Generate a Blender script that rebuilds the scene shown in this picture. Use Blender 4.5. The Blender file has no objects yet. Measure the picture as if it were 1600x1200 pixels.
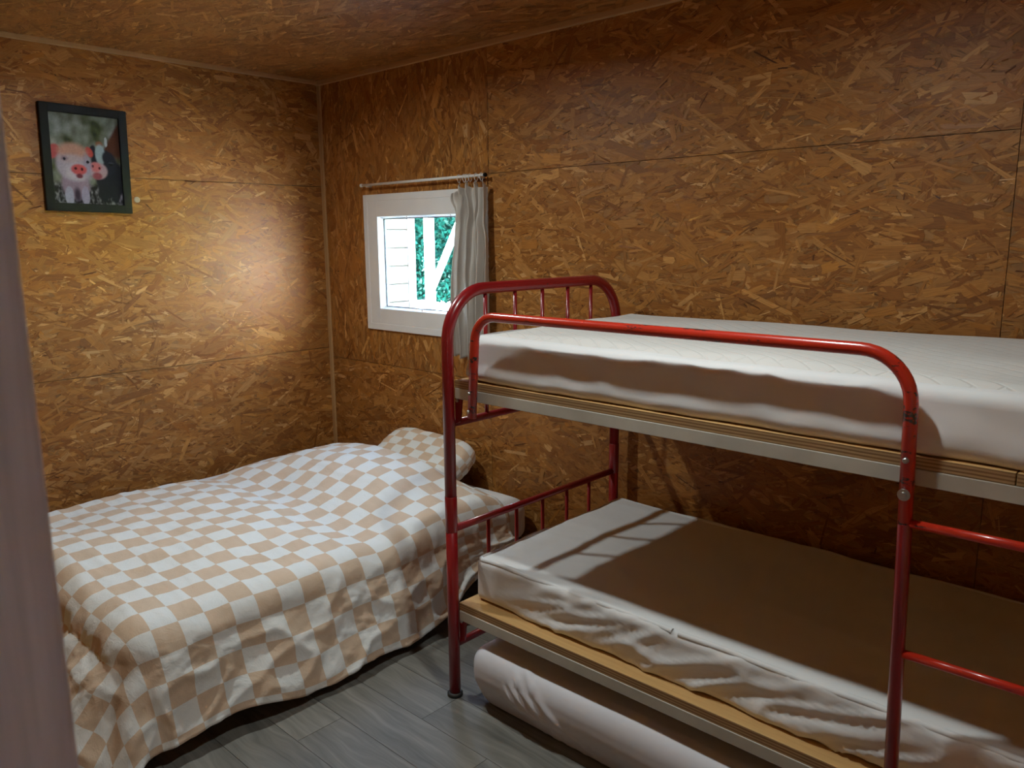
import bpy, bmesh, math, random
import numpy as np
from mathutils import Vector, Matrix, noise as mn

scene = bpy.context.scene
COL = scene.collection
random.seed(7)
rng = np.random.default_rng(11)

# ------------------------------------------------------------------ camera
cam_d = bpy.data.cameras.new('camera')
cam = bpy.data.objects.new('camera', cam_d); COL.objects.link(cam)
cam_d.sensor_fit = 'HORIZONTAL'; cam_d.sensor_width = 36.0
cam_d.lens = 1246.66 / 1600 * 36.0
cam_d.clip_start = 0.02
CAM = (3.9626, -2.68, 1.55)
cam.matrix_world = Matrix(((0.731821, -0.117131, 0.671356, CAM[0]),
                           (0.681450, 0.137389, -0.718853, CAM[1]),
                           (-0.008037, 0.983567, 0.180363, CAM[2]),
                           (0, 0, 0, 1)))
cam_d.dof.use_dof = True; cam_d.dof.focus_distance = 3.0; cam_d.dof.aperture_fstop = 9.0
scene.camera = cam

# ------------------------------------------------------------------ world, sun, exposure
world = bpy.data.worlds.new('sky'); scene.world = world; world.use_nodes = True
wt = world.node_tree
bg = wt.nodes['Background']
sky = wt.nodes.new('ShaderNodeTexSky'); sky.sky_type = 'NISHITA'
sky.sun_disc = False; sky.sun_elevation = math.radians(37); sky.sun_rotation = math.radians(-98)
wt.links.new(sky.outputs[0], bg.inputs[0]); bg.inputs[1].default_value = 6.0
sun_d = bpy.data.lights.new('sun', 'SUN'); sun_d.energy = 950.0; sun_d.angle = 0.01
sun_d.color = (0.89, 0.97, 1.0)
sun = bpy.data.objects.new('sun', sun_d); COL.objects.link(sun)
sun.rotation_euler = Vector((-0.80, -0.10, 0.60)).to_track_quat('Z', 'Y').to_euler()
sun.location = (-6, -1, 8)

def portal(name, loc, direction, sx, sy):
    d = bpy.data.lights.new(name, 'AREA'); d.shape = 'RECTANGLE'; d.size = sx; d.size_y = sy
    d.cycles.is_portal = True
    o = bpy.data.objects.new(name, d); COL.objects.link(o)
    o.location = loc
    o.rotation_euler = Vector(direction).to_track_quat('-Z', 'Z').to_euler()
    return o
portal('window_portal', (0.853, 0.10, 1.42), (0, -1, 0), 0.74, 0.54)
portal('door_portal', (3.86, -2.70, 1.0), (0, 1, 0), 0.82, 2.0)

scene.view_settings.view_transform = 'Standard'
scene.view_settings.look = 'None'
scene.view_settings.exposure = -0.1
scene.view_settings.gamma = 1.0
scene.view_settings.use_curve_mapping = False

LAMPS = ((1.26, -1.22, 16.5, 'round flat white ceiling light above the checked bed'),
         (2.97, -1.27, 12.0, 'round flat white ceiling light in front of the bunk bed'))

scene.cycles.max_bounces = 8; scene.cycles.diffuse_bounces = 4; scene.cycles.glossy_bounces = 3
scene.cycles.caustics_reflective = False; scene.cycles.caustics_refractive = False

# ================================================================== helpers
def tag(o, label=None, cat=None, group=None, kind=None):
    if label: o['label'] = label
    if cat: o['category'] = cat
    if group: o['group'] = group
    if kind: o['kind'] = kind
    return o

def empty(name, loc):
    o = bpy.data.objects.new(name, None); COL.objects.link(o); o.location = loc
    o.empty_display_size = 0.05
    return o

def root_loc(p):
    v = Vector((0, 0, 0))
    while p is not None:
        v += p.location; p = p.parent
    return v

def add(name, verts, faces, mat, parent=None, smooth=False, uvs=None):
    """world-space verts -> ONE mesh object (child of parent when given)"""
    off = root_loc(parent)
    vs = [(v[0]-off.x, v[1]-off.y, v[2]-off.z) for v in verts]
    me = bpy.data.meshes.new(name)
    me.from_pydata(vs, [], faces)
    if smooth:
        me.polygons.foreach_set('use_smooth', [True]*len(me.polygons))
    if uvs is not None:
        uvl = me.uv_layers.new(name='cloth')
        li = np.empty(len(me.loops), dtype=np.int32); me.loops.foreach_get('vertex_index', li)
        uvl.data.foreach_set('uv', np.asarray(uvs, dtype=np.float32)[li].ravel())
    me.update()
    o = bpy.data.objects.new(name, me); COL.objects.link(o)
    if parent is not None: o.parent = parent
    if mat is not None: me.materials.append(mat)
    return o

class MB:
    def __init__(s): s.v = []; s.f = []
    def box(s, x0, x1, y0, y1, z0, z1):
        b = len(s.v)
        s.v += [(x, y, z) for z in (z0, z1) for y in (y0, y1) for x in (x0, x1)]
        s.f += [tuple(b+i for i in q) for q in ((0,2,3,1),(4,5,7,6),(0,1,5,4),(2,6,7,3),(0,4,6,2),(1,3,7,5))]
        return s
    def bbox(s, x0, x1, y0, y1, z0, z1, bev=0.002):
        bm = bmesh.new()
        bmesh.ops.create_cube(bm, size=1)
        for v in bm.verts:
            v.co = Vector(((x0+x1)/2+v.co.x*(x1-x0), (y0+y1)/2+v.co.y*(y1-y0), (z0+z1)/2+v.co.z*(z1-z0)))
        bmesh.ops.bevel(bm, geom=list(bm.edges), offset=bev, segments=2, affect='EDGES', profile=0.5)
        s.bm(bm); bm.free(); return s
    def bm(s, bm):
        b = len(s.v); bm.verts.index_update()
        s.v += [tuple(v.co) for v in bm.verts]
        s.f += [tuple(b+v.index for v in f.verts) for f in bm.faces]
    def tube(s, pts, r, seg=14, cap=True):
        pts = [Vector(p) for p in pts]
        b0 = len(s.v); n = len(pts)
        t = (pts[1]-pts[0]).normalized()
        up = Vector((0, 0, 1)) if abs(t.z) < 0.9 else Vector((0, 1, 0))
        side = t.cross(up).normalized()
        rr = r if isinstance(r, (list, tuple)) else [r]*n
        for i, p in enumerate(pts):
            if i == 0: tt = (pts[1]-pts[0])
            elif i == n-1: tt = (pts[-1]-pts[-2])
            else: tt = (pts[i+1]-pts[i]).normalized()+(pts[i]-pts[i-1]).normalized()
            tt.normalize()
            side = (side - tt*side.dot(tt)).normalized()
            w = tt.cross(side)
            for k in range(seg):
                a = 2*math.pi*k/seg
                s.v.append(tuple(p+(side*math.cos(a)+w*math.sin(a))*rr[i]))
        for i in range(n-1):
            for k in range(seg):
                k2 = (k+1) % seg
                s.f.append((b0+i*seg+k, b0+i*seg+k2, b0+(i+1)*seg+k2, b0+(i+1)*seg+k))
        if cap:
            s.f.append(tuple(b0+k for k in reversed(range(seg))))
            s.f.append(tuple(b0+(n-1)*seg+k for k in range(seg)))
        return s
    def build(s, name, mat, parent=None, smooth=False):
        o = add(name, s.v, s.f, mat, parent, False)
        if smooth:
            me = o.data
            me.polygons.foreach_set('use_smooth', [len(p.vertices) == 4 for p in me.polygons])
        return o

def fillet(pts, r, n=9):
    """polyline with rounded corners; r one radius or one per inner corner"""
    pts = [Vector(p) for p in pts]
    out = [pts[0]]
    for i in range(1, len(pts)-1):
        ri = r[i-1] if isinstance(r, (list, tuple)) else r
        a = (pts[i-1]-pts[i]).normalized(); b = (pts[i+1]-pts[i]).normalized()
        ang = a.angle(b); d = ri/math.tan(ang/2)
        p0 = pts[i]+a*d
        c = pts[i]+(a+b).normalized()*(ri/math.sin(ang/2))
        v0 = p0-c; v1 = pts[i]+b*d-c
        tot = v0.angle(v1); ax = v0.cross(v1).normalized()
        for k in range(n+1):
            out.append(c+Matrix.Rotation(tot*k/n, 3, ax) @ v0)
    out.append(pts[-1])
    return out

def sstep(a, b, x):
    t = np.clip((x-a)/(b-a), 0, 1); return t*t*(3-2*t)

def fbm(x, y, z=0.0, octv=3):
    """numpy arrays -> fractal noise, about -1..1"""
    out = np.empty(x.shape); zf = np.broadcast_to(z, x.shape)
    it = np.nditer([x, y, zf, out], op_flags=[['readonly']]*3+[['writeonly']])
    for a, b, c, o in it:
        p = Vector((float(a), float(b), float(c))); s = 0; am = 1
        for _ in range(octv):
            s += am*mn.noise(p); p = p*2.03; am *= 0.5
        o[...] = s
    return out

def grid_faces(nu, nv):
    i, j = np.meshgrid(np.arange(nu-1), np.arange(nv-1), indexing='ij')
    a = (i*nv+j).ravel()
    return np.stack([a, a+nv, a+nv+1, a+1], 1).tolist()

def grid_normals(P):
    du = np.gradient(P, axis=0); dv = np.gradient(P, axis=1)
    n = np.cross(du, dv); n /= np.linalg.norm(n, axis=2, keepdims=True)+1e-12
    return n

def rounded_box(x0, x1, y0, y1, z0, z1, r, step):
    """closed rounded box: (verts array, normals array, faces)"""
    lo = np.array([x0, y0, z0]); hi = np.array([x1, y1, z1])
    ilo = lo+r; ihi = hi-r
    idx = {}; V = []; F = []
    n = [max(2, int(round((hi[k]-lo[k])/step))) for k in range(3)]
    def ax(k):
        # finer rows near the rounded edges
        m = n[k]; t = np.linspace(0, 1, m+1)
        L = hi[k]-lo[k]; g = [lo[k], lo[k]+r*0.3, lo[k]+r*0.65, lo[k]+r]
        g2 = [hi[k]-r, hi[k]-r*0.65, hi[k]-r*0.3, hi[k]]
        mid = np.linspace(lo[k]+r, hi[k]-r, max(2, int((L-2*r)/step)+1))[1:-1]
        return np.concatenate([g, mid, g2])
    A = [ax(0), ax(1), ax(2)]
    def vid(p):
        key = tuple(int(round(c*1e5)) for c in p)
        if key not in idx:
            idx[key] = len(V); V.append(p)
        return idx[key]
    for k in range(3):
        u, v = (k+1) % 3, (k+2) % 3
        for side in (0, 1):
            c = lo[k] if side == 0 else hi[k]
            ids = np.empty((len(A[u]), len(A[v])), dtype=int)
            for i, a in enumerate(A[u]):
                for j, b in enumerate(A[v]):
                    p = [0, 0, 0]; p[k] = c; p[u] = a; p[v] = b
                    ids[i, j] = vid(p)
            for i in range(len(A[u])-1):
                for j in range(len(A[v])-1):
                    q = [ids[i, j], ids[i+1, j], ids[i+1, j+1], ids[i, j+1]]
                    F.append(q if side else q[::-1])
    V = np.array(V)
    inner = np.clip(V, ilo, ihi)
    N = V-inner; N /= np.linalg.norm(N, axis=1, keepdims=True)+1e-12
    return inner+N*r, N, [tuple(int(i) for i in f) for f in F]

# ================================================================== materials
def new_mat(name):
    m = bpy.data.materials.new(name); m.use_nodes = True
    nt = m.node_tree; b = nt.nodes['Principled BSDF']
    return m, nt, b

class NT:
    def __init__(s, nt): s.t = nt
    def n(s, typ, **kw):
        o = s.t.nodes.new(typ)
        for k, v in kw.items(): setattr(o, k, v)
        return o
    def l(s, a, b): s.t.links.new(a, b)
    def put(s, sock, v):
        if hasattr(v, 'is_output') or isinstance(v, bpy.types.NodeSocket): s.l(v, sock)
        else: sock.default_value = v
    def math(s, op, a, b=None, c=None, clamp=False):
        o = s.n('ShaderNodeMath', operation=op, use_clamp=clamp)
        s.put(o.inputs[0], a)
        if b is not None: s.put(o.inputs[1], b)
        if c is not None: s.put(o.inputs[2], c)
        return o.outputs[0]
    def vmath(s, op, a, b=None):
        o = s.n('ShaderNodeVectorMath', operation=op)
        s.put(o.inputs[0], a)
        if b is not None: s.put(o.inputs[1], b)
        return o.outputs[0]
    def mixf(s, f, a, b):
        o = s.n('ShaderNodeMix', data_type='FLOAT'); s.put(o.inputs[0], f); s.put(o.inputs[2], a); s.put(o.inputs[3], b)
        return o.outputs[0]
    def mixc(s, f, a, b, blend='MIX'):
        o = s.n('ShaderNodeMix', data_type='RGBA', blend_type=blend); s.put(o.inputs[0], f); s.put(o.inputs[6], a); s.put(o.inputs[7], b)
        return o.outputs[2]
    def ramp(s, f, stops, interp='LINEAR'):
        o = s.n('ShaderNodeValToRGB'); e = o.color_ramp.elements; o.color_ramp.interpolation = interp
        while len(e) < len(stops): e.new(0.5)
        for q, (p, c) in zip(e, stops): q.position = p; q.color = (*c, 1) if len(c) == 3 else c
        s.put(o.inputs[0], f); return o.outputs[0]
    def noise(s, vec, scale, detail=2.0, rough=0.5, dist=0.0):
        o = s.n('ShaderNodeTexNoise'); s.l(vec, o.inputs['Vector']); o.inputs['Scale'].default_value = scale
        o.inputs['Detail'].default_value = detail; o.inputs['Roughness'].default_value = rough
        o.inputs['Distortion'].default_value = dist
        return o.outputs['Fac']
    def bump(s, h, strength, dist, normal=None):
        o = s.n('ShaderNodeBump'); o.inputs['Strength'].default_value = strength; o.inputs['Distance'].default_value = dist
        s.l(h, o.inputs['Height'])
        if normal is not None: s.l(normal, o.inputs['Normal'])
        return o.outputs[0]

def plain(name, col, rough=0.5, metal=0.0, spec=0.5, vary=0.06, bump=0.0, bscale=200.0, coat=0.0):
    m, nt, b = new_mat(name); g = NT(nt)
    tc = g.n('ShaderNodeTexCoord').outputs['Object']
    f = g.noise(tc, 9.0, 4.0)
    lo = tuple(c*(1-vary) for c in col); hi = tuple(min(1, c*(1+vary)) for c in col)
    g.l(g.ramp(f, [(0.3, lo), (0.7, hi)]), b.inputs['Base Color'])
    b.inputs['Roughness'].default_value = rough; b.inputs['Metallic'].default_value = metal
    b.inputs['Specular IOR Level'].default_value = spec
    if coat: b.inputs['Coat Weight'].default_value = coat; b.inputs['Coat Roughness'].default_value = 0.12
    if bump: g.l(g.bump(g.noise(tc, bscale, 3.0), bump, 0.002), b.inputs['Normal'])
    return m

def osb(name):
    """pressed strand board: the strands are geometry, the material gives their grain"""
    m, nt, b = new_mat(name); g = NT(nt)
    at = g.n('ShaderNodeAttribute', attribute_name='tone').outputs['Color']
    uv = g.n('ShaderNodeUVMap', uv_map='cloth').outputs[0]
    gr = g.noise(g.vmath('MULTIPLY', uv, (16, 260, 1)), 1.0, 3.0, 0.65)
    gr = g.ramp(gr, [(0.25, (0.62, 0.58, 0.54)), (0.55, (1.0, 1.0, 1.0)), (0.8, (1.16, 1.16, 1.16))])
    g.l(g.mixc(1.0, at, gr, 'MULTIPLY'), b.inputs['Base Color'])
    b.inputs['Roughness'].default_value = 0.47
    b.inputs['Specular IOR Level'].default_value = 0.36
    return m

def wood(name, axis, c0, c1, rough=0.6, scale=1.0, bump=0.15, rnd=True):
    """long-grain wood along one object axis"""
    m, nt, b = new_mat(name); g = NT(nt)
    tc = g.n('ShaderNodeTexCoord').outputs['Object']
    if rnd:
        r = g.n('ShaderNodeObjectInfo').outputs['Random']
        cb = g.n('ShaderNodeCombineXYZ')
        for k in range(3): g.l(g.math('MULTIPLY', r, 7.3+k*3.1), cb.inputs[k])
        tc = g.vmath('ADD', tc, cb.outputs[0])
    s = [55*scale]*3; s['XYZ'.index(axis)] = 2.4*scale
    v = g.vmath('MULTIPLY', tc, tuple(s))
    f = g.noise(v, 1.0, 5.0, 0.62, 0.6)
    s2 = [9*scale]*3; s2['XYZ'.index(axis)] = 1.2*scale
    f2 = g.noise(g.vmath('MULTIPLY', tc, tuple(s2)), 1.0, 2.0)
    ff = g.math('ADD', g.math('MULTIPLY', f, 0.65), g.math('MULTIPLY', f2, 0.35))
    g.l(g.ramp(ff, [(0.3, c0), (0.7, c1)]), b.inputs['Base Color'])
    b.inputs['Roughness'].default_value = rough
    g.l(g.bump(f, bump, 0.001), b.inputs['Normal'])
    return m

def plank_mat():
    m, nt, b = new_mat('grey_vinyl_plank'); g = NT(nt)
    tc = g.n('ShaderNodeTexCoord').outputs['Object']
    r = g.n('ShaderNodeObjectInfo').outputs['Random']
    cb = g.n('ShaderNodeCombineXYZ')
    for k in range(3): g.l(g.math('MULTIPLY', r, 17.3+k*5.1), cb.inputs[k])
    p = g.vmath('ADD', tc, cb.outputs[0])
    warp = g.n('ShaderNodeTexNoise'); warp.inputs['Scale'].default_value = 3.0; warp.inputs['Detail'].default_value = 2.0
    g.l(g.vmath('MULTIPLY', p, (1.0, 3.0, 1.0)), warp.inputs['Vector'])
    pw = g.vmath('ADD', p, g.vmath('MULTIPLY', g.vmath('SUBTRACT', warp.outputs['Color'], (0.5, 0.5, 0.5)), (0.0, 0.10, 0.0)))
    f = g.noise(g.vmath('MULTIPLY', pw, (3.0, 62, 1)), 1.0, 5.0, 0.62)
    f2 = g.noise(g.vmath('MULTIPLY', pw, (2.0, 13, 1)), 1.0, 3.0)
    ff = g.math('ADD', g.math('MULTIPLY', f, 0.5), g.math('MULTIPLY', f2, 0.5))
    ff = g.math('ADD', ff, g.math('MULTIPLY', g.math('SUBTRACT', r, 0.5), 0.16))
    g.l(g.ramp(ff, [(0.28, (0.078, 0.073, 0.064)), (0.5, (0.172, 0.160, 0.140)), (0.72, (0.28, 0.262, 0.232))]), b.inputs['Base Color'])
    b.inputs['Roughness'].default_value = 0.58
    g.l(g.bump(f, 0.12, 0.0008), b.inputs['Normal'])
    return m

def checker_mat():
    m, nt, b = new_mat('beige_check_cotton'); g = NT(nt)
    uv = g.n('ShaderNodeUVMap', uv_map='cloth').outputs[0]
    sep = g.n('ShaderNodeSeparateXYZ'); g.l(uv, sep.inputs[0])
    fu = g.math('FLOOR', g.math('DIVIDE', sep.outputs[0], 0.085)); fv = g.math('FLOOR', g.math('DIVIDE', sep.outputs[1], 0.085))
    ck = g.math('FLOORED_MODULO', g.math('ADD', fu, fv), 2.0)
    tone = g.noise(uv, 6.0, 3.0)
    be = g.ramp(tone, [(0.3, (0.64, 0.485, 0.355)), (0.7, (0.70, 0.54, 0.405))])
    g.l(g.mixc(ck, be, (0.80, 0.81, 0.80, 1)), b.inputs['Base Color'])
    b.inputs['Roughness'].default_value = 0.85; b.inputs['Specular IOR Level'].default_value = 0.2
    b.inputs['Sheen Weight'].default_value = 0.15
    cr = g.noise(g.vmath('MULTIPLY', uv, (1, 1, 1)), 26.0, 5.0, 0.62, 1.4)
    cr2 = g.math('ABSOLUTE', g.math('SUBTRACT', cr, 0.5))
    weave = g.noise(uv, 900.0, 1.0)
    g.l(g.bump(weave, 0.05, 0.0006, g.bump(cr2, 0.35, 0.010)), b.inputs['Normal'])
    return m

def cloth_mat(name, col, crinkle=0.3, cscale=14.0, quilt=False, sheen=0.1, rough=0.85, stretch=(1, 1, 1), transl=0.0):
    m, nt, b = new_mat(name); g = NT(nt)
    tc = g.n('ShaderNodeTexCoord').outputs['Object']
    tone = g.noise(tc, 3.0, 3.0)
    g.l(g.ramp(tone, [(0.3, tuple(c*0.95 for c in col)), (0.7, col)]), b.inputs['Base Color'])
    b.inputs['Roughness'].default_value = rough; b.inputs['Specular IOR Level'].default_value = 0.25
    b.inputs['Sheen Weight'].default_value = sheen
    c = g.noise(g.vmath('MULTIPLY', tc, stretch), cscale, 4.0, 0.55, 0.8)
    c = g.math('ABSOLUTE', g.math('SUBTRACT', c, 0.5))
    nrm = g.bump(c, crinkle, 0.012)
    if quilt:
        # stitched basket pattern of short diagonal bars
        mp = g.n('ShaderNodeMapping'); g.l(tc, mp.inputs['Vector']); mp.inputs['Rotation'].default_value = (0, 0, math.radians(35))
        br = g.n('ShaderNodeTexBrick'); g.l(mp.outputs[0], br.inputs['Vector'])
        br.inputs['Scale'].default_value = 6.5; br.inputs['Mortar Size'].default_value = 0.03; br.inputs['Mortar Smooth'].default_value = 1.0
        nrm = g.bump(br.outputs['Fac'], 0.35, -0.006, nrm)
        nrm = g.bump(g.noise(g.vmath('MULTIPLY', tc, (1.0, 6.0, 1.0)), 40.0, 2.0), 0.25, 0.003, nrm)
    nrm = g.bump(g.noise(tc, 700.0, 1.0), 0.08, 0.0006, nrm)
    g.l(nrm, b.inputs['Normal'])
    if transl:
        tr = g.n('ShaderNodeBsdfTranslucent'); tr.inputs[0].default_value = (*col, 1)
        mx = g.n('ShaderNodeMixShader'); mx.inputs[0].default_value = transl
        g.l(b.outputs[0], mx.inputs[1]); g.l(tr.outputs[0], mx.inputs[2])
        g.l(mx.outputs[0], nt.nodes['Material Output'].inputs[0])
    return m

def enamel(name, col, chips=0.5):
    """glossy tube paint with worn dark chips"""
    m, nt, b = new_mat(name); g = NT(nt)
    tc = g.n('ShaderNodeTexCoord').outputs['Object']
    f = g.noise(g.vmath('MULTIPLY', tc, (9, 40, 40)), 1.0, 6.0, 0.7)
    chip = g.ramp(f, [(0.70-0.06*chips, (0, 0, 0)), (0.72-0.06*chips, (1, 1, 1))])
    tone = g.ramp(g.noise(tc, 6.0, 3.0), [(0.3, tuple(c*0.88 for c in col)), (0.7, col)])
    g.l(g.mixc(chip, tone, (0.03, 0.022, 0.02, 1)), b.inputs['Base Color'])
    b.inputs['Roughness'].default_value = 0.28
    b.inputs['Coat Weight'].default_value = 0.4; b.inputs['Coat Roughness'].default_value = 0.15
    g.l(g.bump(g.noise(tc, 60.0, 3.0), 0.06, 0.001), b.inputs['Normal'])
    return m

def chipped_white():
    m, nt, b = new_mat('chipped_cream_paint'); g = NT(nt)
    tc = g.n('ShaderNodeTexCoord').outputs['Object']
    f = g.noise(g.vmath('MULTIPLY', tc, (14, 30, 45)), 1.0, 5.0, 0.7)
    chip = g.ramp(f, [(0.705, (0, 0, 0)), (0.715, (1, 1, 1))])
    tone = g.ramp(g.noise(tc, 8.0, 4.0), [(0.3, (0.47, 0.45, 0.39)), (0.7, (0.60, 0.58, 0.51))])
    g.l(g.mixc(chip, tone, (0.05, 0.03, 0.02, 1)), b.inputs['Base Color'])
    b.inputs['Roughness'].default_value = 0.45
    return m

def ply_mat():
    m, nt, b = new_mat('plywood'); g = NT(nt)
    geo = g.n('ShaderNodeNewGeometry')
    tc = g.n('ShaderNodeTexCoord').outputs['Object']
    sep = g.n('ShaderNodeSeparateXYZ'); g.l(tc, sep.inputs[0])
    face = g.noise(g.vmath('MULTIPLY', tc, (3, 45, 45)), 1.0, 5.0, 0.6, 0.4)
    fcol = g.ramp(face, [(0.3, (0.46, 0.25, 0.085)), (0.7, (0.60, 0.36, 0.135))])
    wob = g.math('MULTIPLY_ADD', g.noise(g.vmath('MULTIPLY', tc, (6, 6, 6)), 1.0), 0.003, sep.outputs[2])
    st = g.math('FRACT', g.math('DIVIDE', wob, 0.0078))
    edge = g.noise(g.vmath('MULTIPLY', tc, (18, 18, 400)), 1.0, 4.0)
    e1 = g.ramp(st, [(0.42, (0.50, 0.33, 0.16)), (0.58, (0.24, 0.125, 0.045)), (0.9, (0.24, 0.125, 0.045)), (1.0, (0.50, 0.33, 0.16))])
    ecol = g.mixc(g.math('MULTIPLY', edge, 0.5), e1, (0.20, 0.10, 0.04, 1))
    ns = g.n('ShaderNodeSeparateXYZ'); g.l(geo.outputs['True Normal'], ns.inputs[0])
    up = g.math('GREATER_THAN', g.math('ABSOLUTE', ns.outputs[2]), 0.6)
    g.l(g.mixc(up, ecol, fcol), b.inputs['Base Color'])
    b.inputs['Roughness'].default_value = 0.7
    g.l(g.bump(edge, 0.2, 0.0015), b.inputs['Normal'])
    return m

def pane_mat():
    m, nt, b = new_mat('window_glass'); g = NT(nt)
    tr = g.n('ShaderNodeBsdfTransparent'); tr.inputs[0].default_value = (0.93, 0.97, 0.96, 1)
    gl = g.n('ShaderNodeBsdfGlossy'); gl.inputs['Roughness'].default_value = 0.02
    geo = g.n('ShaderNodeNewGeometry')
    dot = g.n('ShaderNodeVectorMath', operation='DOT_PRODUCT'); g.l(geo.outputs['Incoming'], dot.inputs[0]); g.l(geo.outputs['Normal'], dot.inputs[1])
    fr = g.math('MULTIPLY_ADD', g.math('POWER', g.math('SUBTRACT', 1.0, g.math('ABSOLUTE', dot.outputs['Value'])), 5.0), 0.96, 0.04)
    mx = g.n('ShaderNodeMixShader'); g.l(fr, mx.inputs[0]); g.l(tr.outputs[0], mx.inputs[1]); g.l(gl.outputs[0], mx.inputs[2])
    g.l(mx.outputs[0], nt.nodes['Material Output'].inputs[0])
    return m

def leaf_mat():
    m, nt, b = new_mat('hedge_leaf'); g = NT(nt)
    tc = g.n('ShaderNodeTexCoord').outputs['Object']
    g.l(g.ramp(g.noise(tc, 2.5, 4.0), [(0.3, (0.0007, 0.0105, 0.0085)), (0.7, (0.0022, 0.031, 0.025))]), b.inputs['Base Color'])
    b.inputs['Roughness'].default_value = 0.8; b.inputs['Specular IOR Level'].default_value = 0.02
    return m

M = dict(
    strand=osb('osb_strand'), core=plain('osb_core', (0.30, 0.13, 0.032), 0.55, vary=0.3, bump=0.3, bscale=90.0),
    hall=plain('added_hall_timber', (0.36, 0.30, 0.28), 0.7, vary=0.1),
    pine_x=wood('pine_x', 'X', (0.42, 0.22, 0.085), (0.54, 0.32, 0.14)), pine_y=wood('pine_y', 'Y', (0.42, 0.22, 0.085), (0.54, 0.32, 0.14)),
    pine_z=wood('pine_z', 'Z', (0.42, 0.22, 0.085), (0.54, 0.32, 0.14)),
    dark=plain('dark_timber', (0.03, 0.02, 0.013), 0.8), plank=plank_mat(), groove=plain('floor_groove', (0.03, 0.03, 0.028), 0.8),
    pvc=plain('white_pvc', (0.80, 0.80, 0.80), 0.35, vary=0.02), bead=plain('white_bead', (0.82, 0.82, 0.83), 0.3, vary=0.02),
    gasket=plain('rubber_gasket', (0.03, 0.045, 0.07), 0.6), pane=pane_mat(),
    rod=plain('white_rod', (0.75, 0.73, 0.70), 0.35), curtain=cloth_mat('curtain_linen', (0.72, 0.66, 0.60), 0.10, 30.0, transl=0.30),
    black=plain('black_frame', (0.004, 0.004, 0.0045), 0.6, spec=0.2), red=enamel('red_enamel', (0.27, 0.007, 0.011), 0.3),
    red_worn=enamel('worn_red_enamel', (0.56, 0.030, 0.012), 1.9), cream=chipped_white(), ply=ply_mat(),
    steel=plain('zinc_bolt', (0.55, 0.54, 0.52), 0.35, metal=1.0), rubber=plain('black_rubber', (0.02, 0.02, 0.02), 0.55),
    duvet=checker_mat(), sheet=cloth_mat('white_sheet', (0.78, 0.77, 0.77), 0.22, 9.0, stretch=(1, 1, 1)),
    border=cloth_mat('mattress_border', (0.80, 0.79, 0.79), 0.10, 7.0), quilt=cloth_mat('quilted_top', (0.72, 0.69, 0.66), 0.12, 8.0, quilt=True),
    satin=cloth_mat('satin_cover', (0.70, 0.68, 0.72), 0.10, 6.0, rough=0.5), underbed=plain('bed_base_shade', (0.02, 0.02, 0.022), 0.8),
    jamb=wood('whitewashed_jamb', 'Z', (0.30, 0.285, 0.315), (0.52, 0.51, 0.55), 0.6), leaf=leaf_mat(),
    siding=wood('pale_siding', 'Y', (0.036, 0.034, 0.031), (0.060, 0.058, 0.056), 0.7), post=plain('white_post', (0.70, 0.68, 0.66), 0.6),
    grass=plain('bounce_grass', (0.24, 0.29, 0.05), 0.9, vary=0.3, bump=0.5, bscale=60.0), gravel=plain('pale_ground', (0.50, 0.50, 0.47), 0.9, vary=0.15), pad=plain('pale_pad', (0.50, 0.42, 0.33), 0.4), lamp_white=plain('lamp_white', (0.8, 0.8, 0.8), 0.4),
)

# ================================================================== the setting
RX, RY, RZ = 4.35, -2.54, 2.41        # room: x 0..RX, y RY..0, z 0..RZ

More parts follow.
